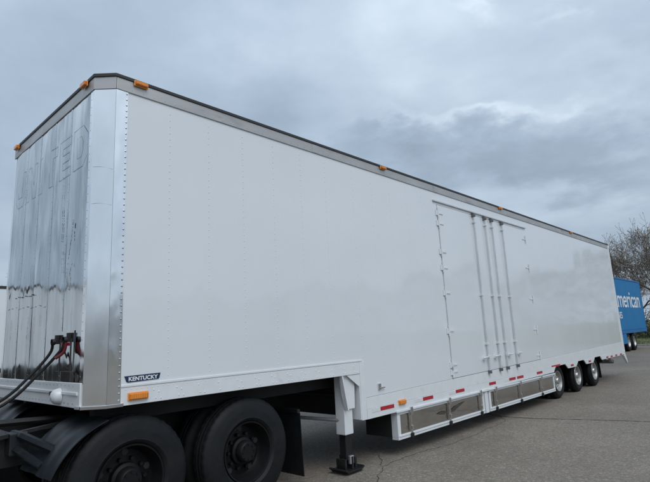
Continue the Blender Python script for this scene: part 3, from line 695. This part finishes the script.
# ------------------------------------------------------------------ tractor
K = thing('semi_tractor', 'black semi tractor chassis with dual drive wheels under the trailer nose', 'truck')
K.scale = (1, 1, 1)
for x in (.268, 1.498):
    drive_wheel(K, (x, .05, .53))
    w = drive_wheel(K, (x, WID-.05, .53)); w.rotation_euler.z = math.pi
    MB().tube([(x, .3, .52), (x, WID-.3, .52)], .09, 12).build('drive_axle', BLACK, K)
    MB().lathe([(0, -.22), (.16, -.15), (.2, 0), (.16, .15), (0, .22)], (x, WID/2, .52), 'y', 20).build('differential', BLACK, K, smooth=True)
for y in (.78, WID-.86): box('frame_rail', BLACK, K, -6.1, 2.23, y, y+.08, .70, .96)
for x in (-4.5, -2.6, -1.2, -.45, .9, 2.15): box('frame_cross_member', BLACK, K, x, x+.1, .86, WID-.86, .74, .92)
box('fifth_wheel', BLACK, K, .45, 1.45, .80, WID-.80, .97, 1.09, .02)
def arc_fender(y0, y1, xc, a0, a1, name='fender', R0=.575, flare=.095):
    m = MB(); vs = []; fs = []; n = 22; ribs = [0, .12, .17, .40, .45, .68, .73, 1.0]; hs = [0, 0, .014, .014, 0, 0, .014, .014]
    nr = len(ribs)
    for lay in (0, .008):
        for i in range(n+1):
            t = math.radians(a0 + (a1-a0)*i/n)
            for q in range(nr):
                r = R0 + hs[q]*1.4 + lay + flare*(i/n)**1.3; vs.append((xc + r*math.cos(t), y0+(y1-y0)*ribs[q], .52 + r*math.sin(t)))
    k = (n+1)*nr
    for i in range(n):
        for q in range(nr-1):
            a = i*nr+q; fs += [(a, a+1, a+nr+1, a+nr), (k+a, k+a+nr, k+a+nr+1, k+a+1)]
        a = i*nr; fs.append((a, a+nr, k+a+nr, k+a)); a = i*nr+nr-1; fs.append((a, k+a, k+a+nr, a+nr))
    for q in range(nr-1):
        a = q; fs.append((a, k+a, k+a+1, a+1)); a = n*nr+q; fs.append((a, a+1, k+a+1, k+a))
    return m.add(vs, fs).build(name, FENDER, K, smooth=True)
fd = arc_fender(.04, .68, .27, 113, 166)
MB().tube([(-.44, .80, .96), (-.42, .62, .955), (-.27, .30, .85)], .034, 6).build('fender_bracket', FENDER, fd)
MB().tube([(-.46, .80, .86), (-.45, .62, .85), (-.36, .30, .745)], .030, 6).build('fender_bracket', FENDER, fd)
box('bracket_plate', FENDER, fd, -.50, -.36, .66, .80, .80, .98, .01)
fd2 = arc_fender(WID-.68, WID-.03, .27, 62, 172, flare=.02)
MB().add([(2.25, .10, .80), (2.25, .64, .80), (2.28, .64, .12), (2.28, .10, .12), (2.26, .10, .80), (2.26, .64, .80), (2.29, .64, .12), (2.29, .10, .12)], [(0,1,2,3),(7,6,5,4),(0,3,7,4),(1,5,6,2),(2,6,7,3),(0,4,5,1)]).build('mud_flap', RUBBER, K)
MB().add([(2.25, WID-.64, .80), (2.25, WID-.10, .80), (2.28, WID-.10, .12), (2.28, WID-.64, .12), (2.26, WID-.64, .80), (2.26, WID-.10, .80), (2.29, WID-.10, .12), (2.29, WID-.64, .12)], [(0,1,2,3),(7,6,5,4),(0,3,7,4),(1,5,6,2),(2,6,7,3),(0,4,5,1)]).build('mud_flap', RUBBER, K)
box('mud_flap_hanger', BLACK, K, 2.235, 2.275, .12, WID-.12, .80, .84)
box('deck_plate', ZINC, K, -1.85, -.55, .80, WID-.80, .965, .985)
MB().tube([(-1.2, 1.0, 1.02), (-.5, 1.05, 1.03), (.2, 1.0, 1.0)], .03, 8).build('air_line', BLACK, K)
# frame strut lit at the left margin, running from the deck plate towards the fender
MB().prism([(-.9, .90), (-.05, .995), (-.05, 1.015), (-.9, .94)], 'y', .70, .76).build('deck_strut', BLACK, K)
MB().lathe([(0, 0), (.14, .01), (.15, .04), (.15, .66), (.14, .69), (0, .70)], (-.95, .14, .62), 'y', 24).build('air_tank', BLACK, K, smooth=True)
# cab with sleeper, standing left of the frame
cabp = [(-1.95, .95), (-1.95, 3.35), (-2.25, 3.75), (-3.3, 3.72), (-4.35, 2.75), (-4.75, 2.05), (-6.3, 1.75), (-6.55, 1.55), (-6.6, .62), (-6.0, .5), (-5.85, .95)]
cab = MB().prism(cabp, 'y', .05, WID-.05).build('cab', CABP, K, bev=.10, seg=3)
MB().prism([(-3.75, 2.05), (-3.75, 2.85), (-4.05, 2.80), (-4.42, 2.42), (-4.60, 2.05)], 'y', .035, .0485).build('side_window', GLASS, cab)
for z0 in (.62,): 
    MB().lathe([(0, 0), (.30, .01), (.32, .04), (.32, 1.3), (.30, 1.33), (0, 1.34)], (-3.7, .36, .60), 'x', 28).build('fuel_tank', CHROME, K, smooth=True)
for y, f in ((.07, 0), (WID-.07, 1)):
    w = MB().lathe([(.286, .07), (.292, .03), (.28, .022), (.26, .05), (.2, .02), (.14, -.01), (0, -.01)], n=48).build('wheel', ALLOY, K, smooth=True, loc=(-5.35, y, .52))
    make_tyre('tyre', RUBBER, w, .52, .288, .29, 0, 64)
    if f: w.rotation_euler.z = math.pi

# air and electric lines sagging from the trailer nose to the tractor: each is a thing of its own
def hose(name, pts, r, m, lab):
    P = [Vector(p) for p in pts]; out = []
    for i in range(len(P)-1):
        p0 = P[max(i-1, 0)]; p1 = P[i]; p2 = P[i+1]; p3 = P[min(i+2, len(P)-1)]
        for k in range(8):
            t = k/8; out.append(0.5*((2*p1)+(p2-p0)*t+(2*p0-5*p1+4*p2-p3)*t*t+(3*p1-p0-3*p2+p3)*t**3))
    out.append(P[-1])
    return tag(MB().tube(out, r, 10).build(name, m, smooth=True), lab, 'hose', 'hoses between tractor and trailer')
hose('air_hose', [(-A-.06, .70, 1.70), (-.21, .72, 1.61), (-.35, .72, 1.44), (-.6, .63, 1.25), (-1.0, .66, 1.10), (-1.5, .80, 1.2), (-1.93, .9, 1.6)], .0125, RUBBER, 'black air hose leaving the fitting farther from the bright corner')
hose('air_hose', [(-A-.06, .42, 1.71), (-.22, .44, 1.63), (-.36, .50, 1.45), (-.6, .52, 1.23), (-1.0, .6, 1.08), (-1.5, .75, 1.15), (-1.93, .85, 1.5)], .0125, RUBBER, 'black air hose leaving the fitting nearest the bright corner')
hose('air_hose', [(-A-.05, .41, 1.70), (-.20, .42, 1.62), (-.255, .445, 1.57)], .0145, REDH, 'short red hose end at the fitting nearest the bright corner')

# ------------------------------------------------------------------ blue trailer behind
B = thing('parked_trailer', 'blue parked trailer with large white lettering behind the white trailer', 'trailer', (18.8, 3.05, 0))
bl = 16.3
box('body', BLUE, B, 0, bl-.10, .01, 2.55, 1.16, 4.02, .01)
for k in range(9):
    x0 = k*(bl-.1)/9; box('side_panel', BLUE, B, x0+.003, x0+(bl-.1)/9-.003, 0, .0095, 1.20, 3.98)
box('top_rail', BLUED, B, 0, bl, -.012, 2.56, 4.022, 4.10, .005)
box('bottom_rail', BLUED, B, 0, bl, -.012, .05, 1.0, 1.158, .005)
box('rear_post', BLUED, B, bl-.098, bl, -.014, 2.56, .95, 4.02, .01)
box('side_skirt', BLUE, B, .6, 10.2, 0.02, .05, .55, .998)
box('fender_panel', BLUE, B, 10.25, 11.25, .0, .05, .45, .998, .02)
t1 = text_mesh('lettering', 'northAmerican', DECALW, B, 1.28, bold=.010, space=.95)
wv = [v.co.x for v in t1.data.vertices]; wmin, wmax = min(wv), max(wv)
for v in t1.data.vertices:
    v.co.x = 15.55 - (wmax-v.co.x)*(9.9/(wmax-wmin)); v.co.z = 2.46+v.co.z*1.06; v.co.y = -.004
t2 = text_mesh('lettering', 'VAN LINES', DECALW, B, .50, bold=.006)
wv = [v.co.x for v in t2.data.vertices]; wmax = max(wv)
for v in t2.data.vertices: v.co.x = 11.0-(wmax-v.co.x); v.co.z = 1.84+v.co.z*1.0; v.co.y = -.004
for x in (11.95, 13.25):
    prof = [(0.28, 0.060), (0.29, 0.020), (0.275, 0.013), (0.255, 0.05), (0.20, 0.09), (0.12, 0.07), (0.0, 0.07)]
    for y, r in ((.08, 0), (2.47, math.pi)):
        w = MB().lathe(prof, n=32).build('wheel', ALLOY, B, smooth=True, loc=(x, y, .51)); w.rotation_euler.z = r
        make_tyre('tyre', RUBBER, w, .51, .288, .27, 0, 48)
    MB().tube([(x, .2, .5), (x, 2.35, .5)], .07, 8).build('axle', BLACK, B)
box('bogie_beam', BLACK, B, 10.9, 14.4, .55, .65, .75, 1.0); box('bogie_beam', BLACK, B, 10.9, 14.4, 1.85, 1.95, .75, 1.0)
box('underbody', UNDER, B, .2, 16.0, .06, 2.5, 1.05, 1.158)
box('landing_leg', BLACK, B, 2.4, 2.55, .3, .45, .002, 1.05); box('landing_leg', BLACK, B, 2.4, 2.55, 2.1, 2.25, .002, 1.05)

# ------------------------------------------------------------------ white trailer across the lot (left margin and mirrored in the nose)
P = thing('parked_trailer', 'plain white box trailer parked across the lot at the far left edge', 'trailer', (-13.0, 17.2, 0))
pl = 17.35
box('body', WHITE, P, 0, pl, .01, 2.5, 1.10, 4.0, .01)
for k in range(14): box('side_panel', WHITE, P, k*pl/14+.004, (k+1)*pl/14-.004, 0, .0095, 1.14, 3.98)
box('top_rail', DARK, P, 0, pl, -.02, 2.52, 4.002, 4.10, .005)
box('bottom_rail', DARK, P, 0, pl, -.012, .05, 1.0, 1.098, .005)
box('underbody', UNDER, P, .2, pl-.2, .06, 2.45, .95, 1.098)
for x in (1.4, 2.7, 13.6):
    if x < 10:
        for y, r in ((.06, 0), (2.29, math.pi)):
            w = MB().lathe([(0.28, 0.060), (0.29, 0.020), (0.275, 0.013), (0.2, 0.09), (0.0, 0.07)], n=32).build('wheel', ALLOY, P, smooth=True, loc=(x, y, .51)); w.rotation_euler.z = r
            make_tyre('tyre', RUBBER, w, .51, .288, .27, 0, 48)
        MB().tube([(x, .2, .5), (x, 2.3, .5)], .07, 8).build('axle', BLACK, P)
    else:
        box('landing_leg', BLACK, P, x, x+.15, .3, .45, .002, .95); box('landing_leg', BLACK, P, x, x+.15, 2.05, 2.2, .002, .95)
box('side_skirt', UNDER, P, 4.5, 11.5, .03, .06, .35, .94)

# ------------------------------------------------------------------ bare trees
def bare_tree(seed, H=9.0, spread=1.0, buds=0):
    rnd = random.Random(seed); tr = MB(); cw = MB(); bd = MB()
    def grow(p, d, L, r, depth, mb):
        n = 3 if depth < 3 else 2
        pts = [p]; rs = [r]; q = p.copy(); dd = d.copy()
        for i in range(n):
            dd = (dd + Vector((rnd.uniform(-1, 1), rnd.uniform(-1, 1), rnd.uniform(-.3, .7)))*(.16+.04*depth)).normalized()
            q = q + dd*L/n; pts.append(q.copy()); rs.append(max(.008, r*(1-.42*(i+1)/n)))
        mb.tube(pts, rs, 7 if depth == 0 else (5 if depth < 3 else 3), cap=False)
        if depth >= 6:
            if buds and rnd.random() < buds:
                c = pts[-1]; s = rnd.uniform(.02, .045)
                bd.add([c+Vector((s, 0, 0)), c+Vector((0, s, 0)), c+Vector((-s, 0, 0)), c+Vector((0, -s, 0)), c+Vector((0, 0, s*1.5)), c-Vector((0, 0, s))], [(0,1,4),(1,2,4),(2,3,4),(3,0,4),(1,0,5),(2,1,5),(3,2,5),(0,3,5)])
            return
        kids = rnd.choice((3, 4, 4)) if depth < 4 else 3
        for k in range(kids):
            a = rnd.uniform(0, 6.283); tilt = math.radians(rnd.uniform(18, 52))*spread
            o = dd.orthogonal().normalized(); o.rotate(Matrix.Rotation(a, 3, dd))
            nd = (dd*math.cos(tilt) + o*math.sin(tilt)); nd.z += .10; nd.normalize()
            t = rnd.uniform(.55, 1.0) if k else 1.0
            idx = min(len(pts)-1, max(1, round(t*(len(pts)-1))))
            grow(pts[idx], nd, L*rnd.uniform(.62, .86), rs[idx]*rnd.uniform(.6, .78), depth+1, cw)
    grow(Vector((0, 0, -.1)), Vector((0, 0, 1)), H*.26, H*.019, 0, tr)
    return tr, cw, bd
protos = []
for sd_, H, sp in ((11, 9.5, 1.0), (23, 8.0, 1.15), (37, 10.5, .9)):
    tr_, cw_, bd_ = bare_tree(sd_, H, sp, .75)
    e = thing('bare_tree', 'x', 'tree')
    tr_.build('trunk', BARK, e, smooth=True); c = cw_.build('crown', TWIG, e); tag(bd_.build('buds', CATK, c), kind='stuff')
    protos.append(e)
used = [False]*3
def put_tree(k, x, y, rz, s, label, group):
    if used[k]: e = copy_tree(protos[k])
    else: e = protos[k]; used[k] = True
    zz = .1 + min(1.6, max(0, x-37.28)*.045) if x > 37.28 else 0
    e.location = (x, y, zz); e.rotation_euler.z = rz; e.scale = (s, s, s); tag(e, label, 'tree', group)
    return e
gR = 'bare trees on the bank behind the blue trailer'
put_tree(0, 52, 8.3, .4, 1.10, 'low bare tree rising over the rear roof corner of the white trailer', gR)
put_tree(1, 47, 6.1, 2.2, 1.20, 'dense bare tree directly above the blue trailer', gR)
put_tree(2, 46, 3.6, 1.1, 1.12, 'tallest bare tree at the right edge of the picture', gR)
put_tree(2, 50, 5.0, 5.1, 1.06, 'bare tree behind the blue trailer lettering, between the dense and the tallest trees', gR)
put_tree(0, 60, 7.2, 3.3, 1.20, 'farther bare tree behind the other trees at right', gR)
put_tree(1, 58, 10.0, 4.4, 1.15, 'farthest bare tree, half hidden by the white trailer roof', gR)
# a far wood round the lot, to the right of and behind the camera
wd = MB(); rnd = random.Random(77)
for k in range(26000):
    a = math.radians(rnd.uniform(-178, 2)); d = rnd.uniform(74, 84)
    top = 8.6 + 1.3*math.sin(a*23) + .9*math.sin(a*57+1) + .5*math.sin(a*131)
    top *= .62 + .38*max(0, min(1, (a+1.7)/.5))
    z = top*(1-rnd.random()**1.8*.999)
    c = Vector((d*math.cos(a), d*math.sin(a), z+(1.6 if d*math.cos(a) > 60 else 0)*.6))
    p = Vector((rnd.uniform(-.3, .3), rnd.uniform(-.3, .3), rnd.uniform(.3, 1.1))); q_ = Vector((rnd.uniform(-1, 1), rnd.uniform(-1, 1), rnd.uniform(-.4, .4)))*.32
    wd.add([c, c+q_, c+p], [(0, 1, 2)])
tag(wd.build('far_wood', TWIG), 'far leafless wood along the other sides of the lot', 'wood', kind='stuff')
put_tree(2, 8.0, 30, .6, .85, 'bare tree beyond the parked white trailer at the far left edge', 'bare trees across the lot')
put_tree(0, 3.5, 33, 1.6, .8, 'bare tree behind the far left parked trailer, rising over its roof', 'bare trees across the lot')

# low shrubs under the trees
def shrub(seed, loc, r, label):
    rnd = random.Random(seed); m = MB(); st = MB()
    for k in range(1500):
        v = Vector((rnd.gauss(0, 1), rnd.gauss(0, 1), abs(rnd.gauss(0, .8)))); v.normalize(); v *= r*rnd.random()**.4*(.8+.3*math.sin(5*v.x+seed)*math.cos(4*v.y)); v.z = abs(v.z)*1.1
        a = Vector((rnd.uniform(-1, 1), rnd.uniform(-1, 1), rnd.uniform(-1, 1)))*.08; b = Vector((rnd.uniform(-1, 1), rnd.uniform(-1, 1), rnd.uniform(-1, 1)))*.08
        m.add([v, v+a, v+a+b, v+b], [(0, 1, 2, 3)])
    for k in range(14):
        a = rnd.uniform(0, 6.28); st.tube([(0, 0, -.1), (math.cos(a)*r*.3, math.sin(a)*r*.3, r*.5), (math.cos(a)*r*.7, math.sin(a)*r*.7, r*.9)], [.03, .02, .01], 4)
    e = thing('shrub', label, 'shrub', loc, 0, 'shrubs under the trees'); m.build('foliage', SHRUB, e); st.build('stem', BARK, e)
shrub(1, (44, 4.6, .32), 1.5, 'dark low shrub at the right edge beside the blue trailer')
shrub(2, (56, 7.4, .8), 2.2, 'dark low shrub on the bank behind the blue trailer')
